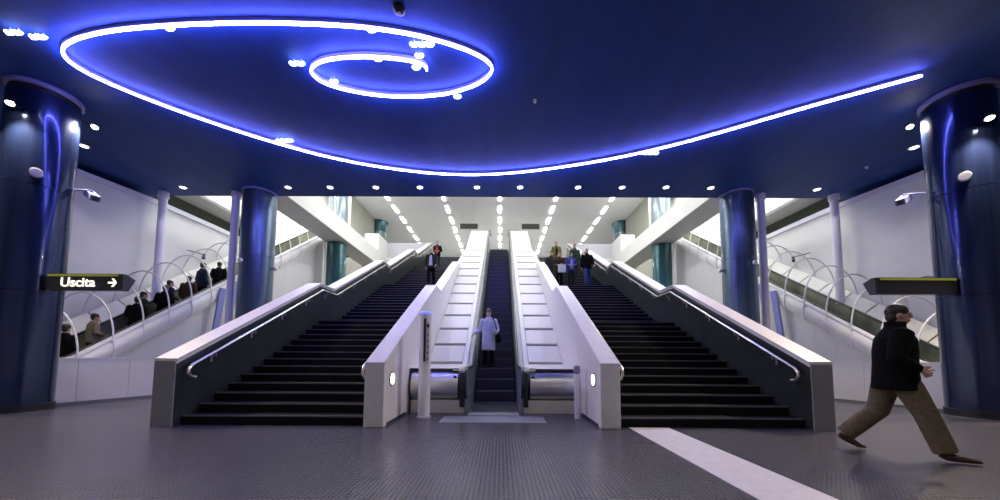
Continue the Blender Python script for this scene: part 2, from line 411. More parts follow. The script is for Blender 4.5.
# totem and slim post in front of the escalator
tt = thing('totem_post', 'round steel totem with cap tinted with a blue reflection and card slot before the escalator', 'post', (-1.30, 6.32, 0))
MB().lathe([(.135, 0), (.135, .03), (.11, .05)], (-1.30, 6.32, 0)).build('base', M_steel2, tt, True)
MB().lathe([(.11, .04), (.11, 1.93)], (-1.30, 6.32, 0)).build('shaft', M_post, tt, True)
MB().lathe([(.116, 1.93), (.116, 1.97), (.08, 2.0)], (-1.30, 6.32, 0)).build('cap', M_capreflect, tt, True)
MB().box((-1.305, 6.202, 1.05), (-1.265, 6.225, 1.86)).build('slot', M_black, tt)
pl = MB().box((-1.245, 6.218, 1.0), (-1.205, 6.26, 1.80)).build('sign_plate', M_cwhite, tt)
mk = MB().ell((-1.225, 6.214, 1.72), (.026, .012, .036)); mk.build('knob', M_black, tt, True)
for i in range(5):
    MB().box((-1.24, 6.208, 1.52 - .11 * i), (-1.21, 6.219, 1.57 - .11 * i)).build('pictogram', M_endgrey, pl)
pp_ = thing('slim_post', 'slim white post with a domed cap before the escalator front', 'post', (1.58, 6.36, 0))
MB().lathe([(.05, 0), (.05, .83)], (1.58, 6.36, 0), 20).build('shaft', M_post, pp_, True)
MB().lathe([(.047, .83), (.047, .85), (.064, .86), (.064, .95), (.045, .985), (.01, .995)], (1.58, 6.36, 0), 20).build('cap', M_collar, pp_, True)

# ------------------------------------------------------------------ side escalators under hoops
def edge_z(y): return 1.0 if y < 8.1 else 1.0 + .66 * (y - 8.1)
EP = [(6.7, 1.0), (7.95, 1.0), (8.2, 1.07), (20.6, 1.07 + .66 * 12.4)]
for s in (-1, 1):
    lab = 'side escalator crowded with riders under white hoops' if s < 0 else 'empty side escalator under white hoops behind the walking man'
    e = thing('side_escalator', lab, 'escalator', (s * 11, 7, 0))
    MB().sweep([(s * 10.30, 0), (s * 10.22, -.10), (s * 10.20, -.30), (s * 10.26, -.50), (s * 10.42, -.56), (s * 10.46, 0)], EP).build('cladding', M_clad, e, True)
    MB().sweep([(s * 10.27, 0), (s * 10.46, 0), (s * 10.46, .035), (s * 10.27, .035)], EP).build('rim', M_hoop, e)
    MB().sweep([(s * 11.56, .0), (s * 11.64, .0), (s * 11.64, -1.05), (s * 11.56, -1.05)], EP).build('balustrade', M_green, e)
    MB().sweep([(s * 10.44, -.02), (s * 10.48, -.02), (s * 10.48, -.54), (s * 10.44, -.54)], EP).build('balustrade', M_green, e)
    for x in (10.55, 11.5):
        MB().tube([(s * x, y, z + .02) for y, z in EP], .035, 8).build('handrail', M_black, e, True)
    MB().sweep([(s * 11.62, -.02), (s * 12.10, .28), (s * 12.10, -.3), (s * 11.62, -.3)], EP).build('deck_body', M_gap, e)
    ys = [6.75 + .74 * i for i in range(19)]
    for a, b in zip(ys, ys[1:]):
        a2, b2 = a + .02, b - .02
        q = [(a2, pathz(EP, a2))] + [(yy, z2) for yy, z2 in EP if a2 < yy < b2] + [(b2, pathz(EP, b2))]
        MB().sweep([(s * 11.60, -.01), (s * 12.02, .30), (s * 12.02, .33), (s * 11.60, .03)], q).build('deck_panel', M_cream, e)
    sm = MB().box((-.5, 0, -.35), (.5, .42, 0)).mesh('step'); sm.materials.append(M_esc)
    y = 7.4
    while y < 20.3:
        o = link('step', sm, None, e); o.location = (s * 11.02, y, pathz(EP, y + .2) - .96); y += .4
    MB().prism_x([(7.4, 0), (20.4, 0), (20.4, pathz(EP, 20.4) - .55), (8.2, pathz(EP, 8.2) - .55), (7.4, .45)], s * 10.56, s * 10.60).build('wall_core', M_clad, e)
    # panelled wall that carries the truss, one panel per hoop bay
    y = 7.45; i = 0
    while y < 20:
        y2 = y + .715
        MB().prism_x([(y, 0), (y2, 0), (y2, pathz(EP, y2) - .5), (y, pathz(EP, y) - .5)], s * 10.50, s * 10.55).build('wall_panel', M_clad, e)
        z = pathz(EP, y)
        hp = [(s * 10.40, y - .008, max(.05, z - .57)), (s * 10.25, y - .008, max(.06, z - .50)), (s * 10.19, y - .008, z - .30), (s * 10.21, y - .008, z - .1)]
        for k in range(0, 17):
            a = PI * k / 16; hp.append((s * (11.14 - .90 * math.cos(a)), y - .008, z + .0 + 1.22 * math.sin(a) + .18 * k / 16))
        MB().tube(hp, .021, 6).build('hoop', M_hoop, e, True)
        y += .72
    for yb, w in ((12.15, .24), (12.75, .16)):  # blue struts; their upper band models a blue reflection on the cladding
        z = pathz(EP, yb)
        MB().prism_x([(yb - w / 2 - .25, z - 1.9), (yb + w / 2 - .25, z - 1.9), (yb + w / 2, z - .06), (yb - w / 2, z - .06)], s * 10.12, s * 10.18).build('strut_and_reflection', M_strutblue, e)

# low panelled wall between the near column and the stair parapet
for s in (-1, 1):
    d = thing('dado_wall', 'low white panelled wall running from the column with the %s' % SIDE[s][1], 'wall', (s * 9.9, 7.4, 0))
    A = Vector((s * 10.05, 6.95)); B = Vector((s * 8.55, 12.1)); n = 6; dirn = (B - A).normalized(); nrm = Vector((-dirn.y, dirn.x)) * (1 if s > 0 else -1)
    for i in range(n):
        a = A + (B - A) * (i / n) + dirn * .004; b = A + (B - A) * ((i + 1) / n) - dirn * .004
        v = [(*a, .06), (*b, .06), (*(b - nrm * -.08), .06), (*(a - nrm * -.08), .06)]
        v += [(x, y, 1.04) for x, y, z in v]
        MB().add(v, [(3, 2, 1, 0), (4, 5, 6, 7), (0, 1, 5, 4), (1, 2, 6, 5), (2, 3, 7, 6), (3, 0, 4, 7)]).build('panel', M_clad, d)
    def bar(off, z0, z1, th, nm, m):
        a = A - nrm * -off; b = B - nrm * -off
        v = [(*a, z0), (*b, z0), (*(b + nrm * th), z0), (*(a + nrm * th), z0)]; v += [(x, y, z1) for x, y, z in v]
        MB().add(v, [(3, 2, 1, 0), (4, 5, 6, 7), (0, 1, 5, 4), (1, 2, 6, 5), (2, 3, 7, 6), (3, 0, 4, 7)]).build(nm, m, d)
    bar(.0, 0, .06, .06, 'skirting', M_endgrey); bar(-.01, 1.04, 1.075, .10, 'coping', M_stone)

# ------------------------------------------------------------------ columns and posts
NC, NR = (9.85, 6.85), .50
NCX = {-1: 9.78, 1: 9.93}
for s in (-1, 1):
    c = thing('column', 'massive glossy dark blue column carrying the %s' % SIDE[s][1], 'column', (s * NCX[s], NC[1], 0))
    P3 = (s * NCX[s], NC[1], 0)
    MB().lathe([(NR + .02, 0), (NR + .02, .14), (NR - .02, .15)], P3, 64).build('plinth', M_plinth, c, True)
    for z0, z1 in ((.15, 2.42), (2.432, 4.6), (4.612, 6.6)):
        MB().lathe([(NR, z0), (NR, z1)], P3, 72).build('shaft_panel', M_col, c, True)
    MB().lathe([(NR - .02, .1), (NR - .02, 6.8)], P3, 48).build('core', M_plinth, c, True)
    MB().lathe([(NR + .012, 6.69), (NR + .03, 6.71), (NR + .03, 6.78), (NR + .012, 6.80)], P3, 72).build('collar', M_collar, c, True)
    # slimmer column at the edge of the blue ceiling
    c2 = thing('column', 'slimmer blue column behind the outer parapet on the %s side' % ('Uscita sign' if s < 0 else 'walking man'), 'column', (s * 8.28, 11.25, 0))
    P2 = (s * 8.28, 11.25, 0)
    MB().lathe([(.52, 0), (.52, .14)], P2, 48).build('plinth', M_plinth, c2, True)
    for z0, z1 in ((.14, 2.42), (2.43, 4.5), (4.51, 6.72)):
        MB().lathe([(.5, z0), (.5, z1)], P2, 56).build('shaft_panel', M_col2, c2, True)
    MB().lathe([(.48, .1), (.48, 6.8)], P2, 40).build('core', M_plinth, c2, True)
    MB().lathe([(.505, 6.74), (.52, 6.75), (.52, 6.80)], P2, 56).build('collar', M_collar, c2, True)
    # slender posts
    for k, (x, z0, lab) in enumerate(((9.08, 0, 'slender lilac post standing against the slimmer blue column on the %s side'), (11.62, 3.0, 'slender white post rising from the side escalator deck on the %s side'))):
        p = thing('slender_post', lab % ('Uscita sign' if s < 0 else 'walking man'), 'post', (s * x, 11.2, z0))
        MB().lathe([(.115, z0), (.115, 6.6)], (s * x, 11.2, 0), 24).build('shaft', M_post, p, True)
        MB().lathe([(.15, 6.6), (.15, 6.8)], (s * x, 11.2, 0), 24).build('cap', M_post, p, True)
    # column under and above the gallery beam
    c3 = thing('column', 'teal column under the gallery beam, pale above it, %s side' % ('Uscita sign' if s < 0 else 'walking man'), 'column', (s * 9.5, 19.1, 0))
    MB().lathe([(.52, 0), (.52, 7.68)], (s * 9.5, 19.1, 0), 48).build('lower_shaft', M_teal, c3, True)
    MB().lathe([(.52, UPF + .02), (.52, UP_Z)], (s * 9.5, 19.1, 0), 48).build('upper_shaft', M_pale_col, c3, True)
    c4 = thing('column', 'pale column with dark green capital at the head of the stairs, %s side' % ('Uscita sign' if s < 0 else 'walking man'), 'column', (s * 10.0, 26.9, UPF))
    MB().lathe([(.6, UPF), (.6, 11.3)], (s * 10.0, 26.9, 0), 40).build('shaft', M_pale_col, c4, True)
    MB().lathe([(.62, 11.3), (.66, 12.0), (.72, UP_Z)], (s * 10.0, 26.9, 0), 40).build('capital', M_teal, c4, True)
    # gallery beam
    g = thing('gallery_beam', 'long white gallery beam resting on the teal column, %s side' % ('Uscita sign' if s < 0 else 'walking man'), 'beam', (s * 9.35, 18, 7.7))
    MB().box((s * 8.70, 11.6, 7.72), (s * 10.0, 25.2, UPF)).build('edge', M_white, g)
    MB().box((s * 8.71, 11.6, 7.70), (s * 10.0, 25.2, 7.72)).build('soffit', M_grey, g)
    b = thing('balcony_parapet', 'white balcony parapet with lilac front panel above the stairs, %s side' % ('Uscita sign' if s < 0 else 'walking man'), 'parapet', (s * 8.75, 24, UPF))
    MB().box((s * 8.70, 23.4, UPF + .004), (s * 8.9, 25.39, 9.95)).build('side_panel', M_white, b)
    MB().box((s * 8.9, 23.4, UPF + .004), (s * 9.7, 23.55, 9.95)).build('return_panel', M_white, b)
    MB().box((s * 5.5, 25.4, UPF + .004), (s * 8.9, 25.5, 9.95)).build('front_panel', M_lav, b)
    # upright slot light modelled as a thin white tube
    l2 = MB().tube([(s * 9.95, 18.55, 0), (s * 9.95, 18.55, 7.7)], .05, 10).build('slot_light_tube', M_cwhite, None, True)
    tag(l2, 'thin white upright tube beside the teal column, %s side' % ('Uscita sign' if s < 0 else 'walking man'), 'pipe')
    hs = thing('hanging_sign', 'small dark sign hanging in the upper hall above the %s stairs' % ('totem side' if s < 0 else 'floor strip side'), 'sign', (s * 2.4, 25, 10.9))
    MB().box((s * 1.70, 25, 10.98), (s * 3.05, 25.12, 11.36)).build('case', M_dolive, hs)
    for x in (2.0, 2.8): MB().tube([(s * x, 25.06, 11.36), (s * x, 25.06, UP_Z)], .012, 6).build('hanger', M_upceil, hs)

# ------------------------------------------------------------------ exit signs
def exit_sign(s, text):
    lab = ('black exit sign reading Uscita with arrow and yellow strip' if text else 'black blank-faced sign box with yellow strip behind the walking man')
    g = thing('exit_sign', lab, 'sign', (s * 9.3, 6.72, 2.45))
    X0, X1 = (9.15, 7.66) if s < 0 else (9.38, 7.80); z0, z1 = 2.46, 2.80; yf = 6.70
    prof = [(yf, z0), (yf + .13, z0), (yf + .25, z1 - .08), (yf + .08, z1), (yf, z1)]
    MB().prism_x(prof, s * X0, s * X1).build('case', M_signblk, g)
    MB().prism_x([(y + (.0 if i else 0), z) for i, (y, z) in enumerate(prof)], s * X1, s * (X1 - .06)).build('end_cap', M_signcap, g, bevel=.01)
    MB().box((s * (X0 - .01), yf - .012, z1 - .055), (s * (X1 + .03), yf, z1 - .012)).build('light_strip', M_signyel, g)
    MB().box((s * (NCX[s] - .5), yf + .03, z0 + .06), (s * (X0 - .02), yf + .15, z1 - .06)).build('arm', M_signblk, g)
    if text:
        cu = bpy.data.curves.new('lettering', 'FONT'); cu.body = 'Uscita'; cu.size = .265; cu.extrude = .004; cu.offset = .0035; cu.space_character = .98
        t = bpy.data.objects.new('tmp', cu); COL.objects.link(t)
        dg = bpy.context.evaluated_depsgraph_get(); me = bpy.data.meshes.new_from_object(t.evaluated_get(dg)); bpy.data.objects.remove(t)
        w = max(v.co.x for v in me.vertices)
        me.transform(Matrix.Scale(0.72 / w, 4, (1, 0, 0)))
        me.transform(Matrix.Translation((-8.87, yf - .008, z0 + .075)) @ Matrix.Rotation(PI / 2, 4, 'X'))
        me.materials.clear(); link('lettering', me, M_text, g)
        ax, az = -7.80, z0 + .155
        ar = MB()
        ar.box((ax - .09, yf - .008, az - .018), (ax + .075, yf, az + .018))
        for k in (-1, 1):
            p = [(ax + .085, az), (ax + .045, az), (ax - .02, az + k * .085), (ax + .025, az + k * .085)]
            ar.add([(x, yf - .009, z) for x, z in p] + [(x, yf, z) for x, z in p], [(0, 1, 2, 3), (7, 6, 5, 4), (0, 4, 5, 1), (1, 5, 6, 2), (2, 6, 7, 3), (3, 7, 4, 0)])
        ar.build('arrow', M_text, g)
    else:
        MB().box((s * 9.0, yf + .05, z1), (s * 8.85, yf + .15, z1 + .05)).build('cable_box', M_cctv, g)
exit_sign(-1, True); exit_sign(1, False)

# ------------------------------------------------------------------ lamps
def aim(o, d): o.rotation_euler = Vector(d).to_track_quat('-Z', 'Y').to_euler()
def projector(loc, cx, lab, watts=SPOT_W):
    g = thing('projector_lamp', lab, 'lamp', loc, group='projector lamps on the near columns')
    L_ = Vector(loc); cc = Vector((cx, NC[1], L_.z + .05)); d = (L_ - cc); d.z = 0; d.normalize()
    foot = cc + d * (NR - .02)
    MB().tube([foot, L_ - d * .05 + Vector((0, 0, .05)), L_ - d * .02], .018, 8).build('arm', M_plinth, g, True)
    tgt = (Vector((L_.x * .8, 4.4, 0)) - L_).normalized()
    q = tgt.to_track_quat('Z', 'Y').to_matrix()
    hb = MB().lathe([(.03, -.11), (.055, -.08), (.07, 0), (.06, 0), (.04, -.03)], (0, 0, 0), 24); hb.v = [tuple(q @ Vector(v) + L_) for v in hb.v]; hb.build('housing', M_plinth, g, True)
    bl = MB().ell((0, 0, .0), (.045, .045, .03)); bl.v = [tuple(q @ Vector(v) + L_) for v in bl.v]; bl.build('bulb', M_bulb, g, True)
    l = bpy.data.lights.new('projector_light', 'SPOT'); l.energy = watts; l.color = (1, .84, .62); l.spot_size = math.radians(150); l.spot_blend = .8; l.shadow_soft_size = .06
    o = bpy.data.objects.new('projector_light', l); COL.objects.link(o); o.location = L_ + tgt * .07; aim(o, tgt)
projector((-9.54, 6.20, 6.07), -9.78, 'bright projector lamp on the outer face of the Uscita column')
projector((-9.24, 7.30, 6.37), -9.78, 'bright projector lamp beside the stairs face of the Uscita column')
projector((9.53, 7.35, 6.48), 9.93, 'bright projector lamp beside the stairs face of the blank-sign column', SPOT_W * 1.9)
projector((9.62, 6.20, 5.83), 9.93, 'bright projector lamp on the outer face of the blank-sign column')

DL = [(-10.61, 10.84), (-7.04, 10.81), (-5.62, 10.8), (-4.08, 10.79), (-2.6, 10.78), (-.69, 10.76), (.75, 10.75), (2.68, 10.74), (4.14, 10.73), (5.59, 10.71), (7.09, 10.74), (10.68, 10.81), (-11.19, 8.63), (11.15, 8.57)]
dm = MB().lathe([(.085, -.012), (.08, -.02), (.01, -.024)], (0, 0, 0), 20).mesh('lens', True); dm.materials.append(M_disc)
dr = MB().lathe([(.12, 0), (.12, -.012), (.085, -.022), (.085, 0)], (0, 0, 0), 24).mesh('trim_ring', True); dr.materials.append(M_cwhite)
for x, y in DL:
    row = abs(y - 10.8) < .2
    g = thing('downlight', 'small round recessed downlight in the row along the blue ceiling edge' if row else ('small round downlight in the ceiling behind the %s column' % ('Uscita' if x < 0 else 'blank-sign')), 'light', (x, y, CEIL_Z), group='downlights along the blue ceiling edge' if row else None)
    for nm, me in (('lens', dm), ('trim_ring', dr)):
        o = link(nm, me, None, g); o.matrix_parent_inverse = Matrix.Identity(4)
    l = bpy.data.lights.new('downlight_beam', 'SPOT'); l.energy = DOWN_W; l.spot_size = math.radians(110); l.spot_blend = .5; l.shadow_soft_size = .08; l.color = (1, .95, .88)
    o = bpy.data.objects.new('downlight_beam', l); COL.objects.link(o); o.location = (x, y, CEIL_Z - .06)
# row of downlights added out of view to brighten the newel fronts
for i in range(9):
    x = -9.6 + 2.4 * i; y = .6
    g = thing('downlight', 'round recessed downlight added out of view to light the newel fronts', 'light', (x, y, CEIL_Z), group='downlights added out of view')
    for nm, me in (('lens', dm), ('trim_ring', dr)):
        o = link(nm, me, None, g); o.matrix_parent_inverse = Matrix.Identity(4)
    l = bpy.data.lights.new('downlight_beam', 'SPOT'); l.energy = FILL_DOWN_W; l.spot_size = math.radians(140); l.spot_blend = .6; l.shadow_soft_size = .1; l.color = (1, .93, .86)
    o = bpy.data.objects.new('downlight_beam', l); COL.objects.link(o); o.location = (x, y, CEIL_Z - .06)
# fluorescent fittings in view on the high ceiling
FROW = {-7.84: 'nearest the gallery on the Uscita side', -3.92: 'above the stairs beside the totem', 0: 'straight above the central escalator', 3.92: 'above the stairs beside the floor strip', 7.84: 'nearest the gallery on the walking man side'}
fm = MB().box((-.10, -.60, -.05), (.10, .60, -.02)).mesh('tube'); fm.materials.append(M_dash)
fh = MB().box((-.12, -.63, -.02), (.12, .63, 0)).mesh('tray'); fh.materials.append(M_cwhite)
for x in (-7.84, -3.92, 0, 3.92, 7.84):
    y = 22.3
    while y < 35:
        g = thing('ceiling_light', 'short fluorescent fitting in the ceiling row ' + FROW[x], 'light', (x, y, UP_Z), group='fluorescent row ' + FROW[x])
        for nm, me in (('tube', fm), ('tray', fh)):
            o = link(nm, me, None, g); o.matrix_parent_inverse = Matrix.Identity(4)
        y += 2.02

# spiral neon light on the blue ceiling
SP = [(8.27, 6.12), (7.71, 6.43), (6.81, 6.94), (5.96, 7.46), (5.45, 7.77), (4.6, 8.25), (3.49, 8.75), (2.36, 9.14), (1.17, 9.46), (.08, 9.65), (-.97, 9.71), (-2.15, 9.6), (-3.54, 9.27), (-4.72, 8.8), (-5.55, 8.33), (-6.13, 7.94), (-6.65, 7.54), (-7.24, 7.02), (-7.68, 6.55), (-7.92, 6.2), (-7.99, 5.98), (-7.96, 5.8), (-7.82, 5.64), (-7.54, 5.5), (-7.03, 5.36), (-6.23, 5.24), (-5.1, 5.16), (-4.05, 5.13), (-3.21, 5.14), (-2.4, 5.18), (-1.8, 5.25), (-1.2, 5.37), (-.57, 5.58), (-.18, 5.8), (-.06, 6.01), (-.21, 6.24), (-.52, 6.43), (-1.06, 6.61), (-1.82, 6.69), (-2.54, 6.64), (-3.11, 6.5), (-3.44, 6.34), (-3.56, 6.16), (-3.52, 6.01), (-3.27, 5.86), (-2.91, 5.78), (-2.44, 5.75), (-1.98, 5.77), (-1.58, 5.83), (-1.34, 5.93), (-1.31, 6.03)]
def catmull(p, n=5):
    out = []
    for i in range(len(p) - 1):
        a, b, c, d = [Vector(p[max(0, min(len(p) - 1, j))]) for j in (i - 1, i, i + 1, i + 2)]
        for k in range(n):
            t = k / n; out.append(.5 * ((2 * b) + (c - a) * t + (2 * a - 5 * b + 4 * c - d) * t * t + (3 * b - a - 3 * c + d) * t ** 3))
    return out + [Vector(p[-1])]
SPK = (6.70 - 1.15) / (6.62 - 1.15)
sp = [Vector((.138 + (q.x - .138) * SPK, q.y * SPK)) for q in catmull(SP, 5)]
g = thing('spiral_neon_light', 'large plain spiral of glowing blue-violet neon tube under the blue ceiling', 'light', (-1, 7, CEIL_Z))
MB().tube([(p.x, p.y, 6.70) for p in sp], .018, 8).build('neon_tube', M_tube, g, True)
mb = MB(); vs = []
for i, p in enumerate(sp):
    a = sp[max(0, i - 1)]; b = sp[min(len(sp) - 1, i + 1)]; t = (b - a).normalized(); n = Vector((-t.y, t.x)) * .022
    for q in (p + n, p - n): vs += [(q.x, q.y, 6.735), (q.x, q.y, 6.80)]
fs = [(0, 1, 3, 2)]
for i in range(len(sp) - 1):
    o = 4 * i; fs += [(o, o + 4, o + 5, o + 1), (o + 2, o + 3, o + 7, o + 6), (o, o + 2, o + 6, o + 4), (o + 1, o + 5, o + 7, o + 3)]
fs.append((len(vs) - 4, len(vs) - 2, len(vs) - 1, len(vs) - 3))
mb.add(vs, fs).build('mounting_channel', M_channel, g)
for i in range(0, len(sp), 12):
    p = sp[i]; MB().tube([(p.x, p.y, 6.705), (p.x, p.y, 6.74)], .016, 8).build('clip', M_channel, g, True)
# small plain lamps set along the spiral
BL = [(-8.21, 5.30, 2, 'pair of plain glowing tubes outside the spiral towards the Uscita column'), (-7.90, 5.38, 2, 'pair of plain glowing tubes just outside the outermost bend of the spiral'),
      (-5.46, 5.22, 1, 'single plain glowing tube on the long outer arc of the spiral'), (-3.72, 5.89, 2, 'pair of plain glowing tubes beside the bend of the inner coil'),
      (-1.28, 5.50, 3, 'row of three plain glowing tubes between the outer arc and inner coil'), (-1.38, 5.72, 1, 'single plain glowing tube just outside the inner end of the spiral'),
      (-1.5, 5.97, 1, 'single plain glowing tube just inside the inner end of the spiral'), (-2.16, 5.79, 1, 'single plain glowing tube on the innermost arc of the spiral'),
      (-3.23, 6.30, 1, 'single plain glowing tube inside the bend of the inner coil'), (-.81, 6.68, 1, 'single plain glowing tube on the inner coil towards the downlights'),
      (-5.41, 8.14, 3, 'row of three plain glowing tubes on the long arc towards the stairs'), (4.13, 8.61, 3, 'row of three plain glowing tubes on the tail of the spiral'),
      (-2.07, 5.24, 1, 'single plain glowing tube on the outer arc near the smoke detector')]
for k, (x, y, n, lab) in enumerate(BL):
    x = .138 + (x - .138) * SPK; y *= SPK
    b = thing('neon_lamp', lab, 'light', (x, y, CEIL_Z), group='small neon lamps along the spiral')
    for i in range(n):
        xx = x + (i - (n - 1) / 2) * .14
        MB().tube([(xx - .06, y, 6.73), (xx - .035, y, 6.70), (xx + .035, y, 6.70), (xx + .06, y, 6.73)], .032, 8).build('tube', M_neonlamp, b, True)
        MB().tube([(xx, y, 6.72), (xx, y, 6.80)], .012, 6).build('stem', M_channel, b)

# small ceiling and wall fittings
d1 = thing('smoke_detector', 'dark round smoke detector on the blue ceiling beyond the spiral', 'detector', (-1.55, 5.05, CEIL_Z))
MB().lathe([(.10, 6.80), (.10, 6.77), (.06, 6.73), (.02, 6.725)], (-1.55, 5.05, 0), 24).build('body', M_plinth, d1, True)
MB().lathe([(.03, 6.727), (.03, 6.71)], (-1.55, 5.05, 0), 16).build('sensor', M_beige, d1, True)
for x, y, lab in ((.86, 6.98, 'tiny pale sprinkler head on the blue ceiling beside the inner spiral'), (10.9, 9.5, 'tiny pale sprinkler head on the blue ceiling near the side wall')):
    d2 = thing('sprinkler_head', lab, 'sprinkler', (x, y, CEIL_Z))
    MB().lathe([(.04, 6.80), (.04, 6.785), (.015, 6.78), (.015, 6.75)], (x, y, 0), 14).build('body', M_cwhite, d2, True)
    MB().lathe([(.03, 6.75), (.03, 6.745)], (x, y, 0), 14).build('plate', M_steel2, d2, True)
def cctv(loc, wall, d, lab, m=M_cctv, sc=1.0):
    g = thing('security_camera', lab, 'camera', loc); L_ = Vector(loc); d = Vector(d).normalized()
    MB().tube([wall, (L_ + Vector((0, 0, .10 * sc))), L_ + Vector((0, 0, .04))], .02 * sc, 8).build('bracket', m, g, True)
    q = d.to_track_quat('Y', 'Z').to_matrix()
    b = MB().box((-.07 * sc, -.18 * sc, -.06 * sc), (.07 * sc, .18 * sc, .06 * sc)); b.v = [tuple(q @ Vector(v) + L_) for v in b.v]; b.build('housing', m, g, bevel=.012)
    l = MB().lathe([(.045 * sc, .0), (.045 * sc, .02)], (0, 0, 0), 16); l.v = [tuple(q @ Vector((x, .18 * sc + z, y)) + L_) for x, y, z in l.v]; l.build('lens', M_black, g, True)
cctv((-9.15, 7.30, 4.74), (-9.36, 7.14, 4.80), (.85, -.35, -.5), 'blue grey security camera on the Uscita column', M_cctv, 1.15)
cctv((9.22, 7.33, 4.74), (9.46, 7.14, 4.80), (-.85, -.35, -.5), 'blue grey security camera on the blank-sign column', M_cctv, 1.15)
for s in (-1, 1):
    nm = 'Uscita' if s < 0 else 'blank-sign'
    a = thing('alarm_beacon', 'pale round alarm beacon on the %s column' % nm, 'alarm', (s * 9.42, 6.55, 4.8))
    d = Vector((-s * .80, -.60, 0)); base = Vector((s * NCX[s], NC[1], 4.82)) + d * (NR - .005); q = d.to_track_quat('Z', 'Y').to_matrix()
    for prof, n2, m in (([(.07, 0), (.085, .04), (.085, .06)], 'base', M_plinth), ([(.085, .06), (.085, .14), (.08, .145)], 'drum', M_cwhite)):
        b = MB().lathe(prof, (0, 0, 0), 24); b.v = [tuple(q @ Vector(v) + base) for v in b.v]; b.build(n2, m, a, True)
    # floods on the slimmer column
    for d, z, lab in ((Vector((s * .15, -.99, 0)), 4.25, 'small white round sensor on the front of the slimmer column, %s side'), (Vector((-s * .99, .12, 0)), 4.15, 'small white floodlight on the flank of the slimmer column, %s side')):
        f = thing('column_floodlight', lab % nm, 'light', (s * 8.28, 11.25, z)); base = Vector((s * 8.28, 11.25, z)) + d * .495; q = d.to_track_quat('Z', 'Y').to_matrix()
        b = MB().lathe([(.03, 0), (.03, .06)], (0, 0, 0), 12); b.v = [tuple(q @ Vector(v) + base) for v in b.v]; b.build('mount', M_plinth, f, True)
        b = MB().lathe([(.04, .06), (.07, .09), (.07, .16), (.03, .18)], (0, 0, 0), 20); b.v = [tuple(q @ Vector(v) + base) for v in b.v]; b.build('head', M_cwhite, f, True)
    cctv((s * 11.35, 12.6, 4.95), (s * 12.0, 12.6, 5.2), (-s * .4, -.5, -.7), 'small dark camera hanging over the side escalator, %s side' % nm, M_signblk, .7)
# floor strip
tag(MB().box((2.24, -4.5, 0), (2.89, 5.56, .006)).build('floor_strip', M_strip), 'pale lilac stone strip across the dark floor to the stairs', 'floor strip')
tag(MB().box((-.95, 5.9, 0), (.95, 6.54, .004)).build('entry_plate', M_endgrey), 'dull metal floor plate in front of the escalator', 'floor plate')

# ------------------------------------------------------------------ people
M_skin = mat('skin', (.50, .30, .22), .5)
M_eye = mat('eye', (.03, .025, .02), .2)
def cloth(name, col): return mat('cloth_' + name, col, .9, spec=.15, var=.2, vscale=25, bump=.3, bscale=60)
HAIR = mat('dark_hair', (.02, .014, .010), .5, var=.3, vscale=60)
HAIRB = mat('brown_hair', (.11, .055, .025), .5, var=.3, vscale=60)
HAIRG = mat('grey_hair', (.35, .33, .31), .5, var=.3, vscale=60)
def remesh(mb, vox, smooth=3):
    me = mb.mesh('tmp'); o = bpy.data.objects.new('tmp', me); COL.objects.link(o)
    r = o.modifiers.new('r', 'REMESH'); r.mode = 'VOXEL'; r.voxel_size = vox; r.use_smooth_shade = True
    sm = o.modifiers.new('s', 'SMOOTH'); sm.iterations = smooth; sm.factor = .5
    dg = bpy.context.evaluated_depsgraph_get(); out = bpy.data.meshes.new_from_object(o.evaluated_get(dg))
    bpy.data.objects.remove(o); out.materials.clear(); return out
def V(*a): return Vector(a)
def lerp(a, b, t): return a + (b - a) * t
STAND = dict(pelvis=V(0, 0, .95), chest=V(0, 0, 1.28), neck=V(0, 0, 1.49), head=V(0, -.025, 1.63),
             sh=(V(-.18, 0, 1.41), V(.18, 0, 1.41)), el=(V(-.24, .03, 1.13), V(.24, .03, 1.13)), wr=(V(-.25, -.06, .88), V(.25, -.06, .88)),
             hip=(V(-.09, 0, .92), V(.09, 0, .92)), kn=(V(-.10, -.02, .50), V(.10, -.02, .50)), an=(V(-.10, .03, .09), V(.10, .03, .09)), toe=(V(-.12, -.17, .03), V(.12, -.17, .03)))
def pose(**kw):
    p = dict(STAND); p.update(kw); return p
def add_hand(mb, wr, fdir, side, curl, sc=1.0):
    """palm and five fingers; side = +1 when the thumb points along +x of the hand frame"""
    f = fdir.normalized(); x = f.cross(V(0, 1, 0)); x = x.normalized() if x.length > .1 else V(1, 0, 0); nrm = x.cross(f).normalized()
    return f, x, nrm
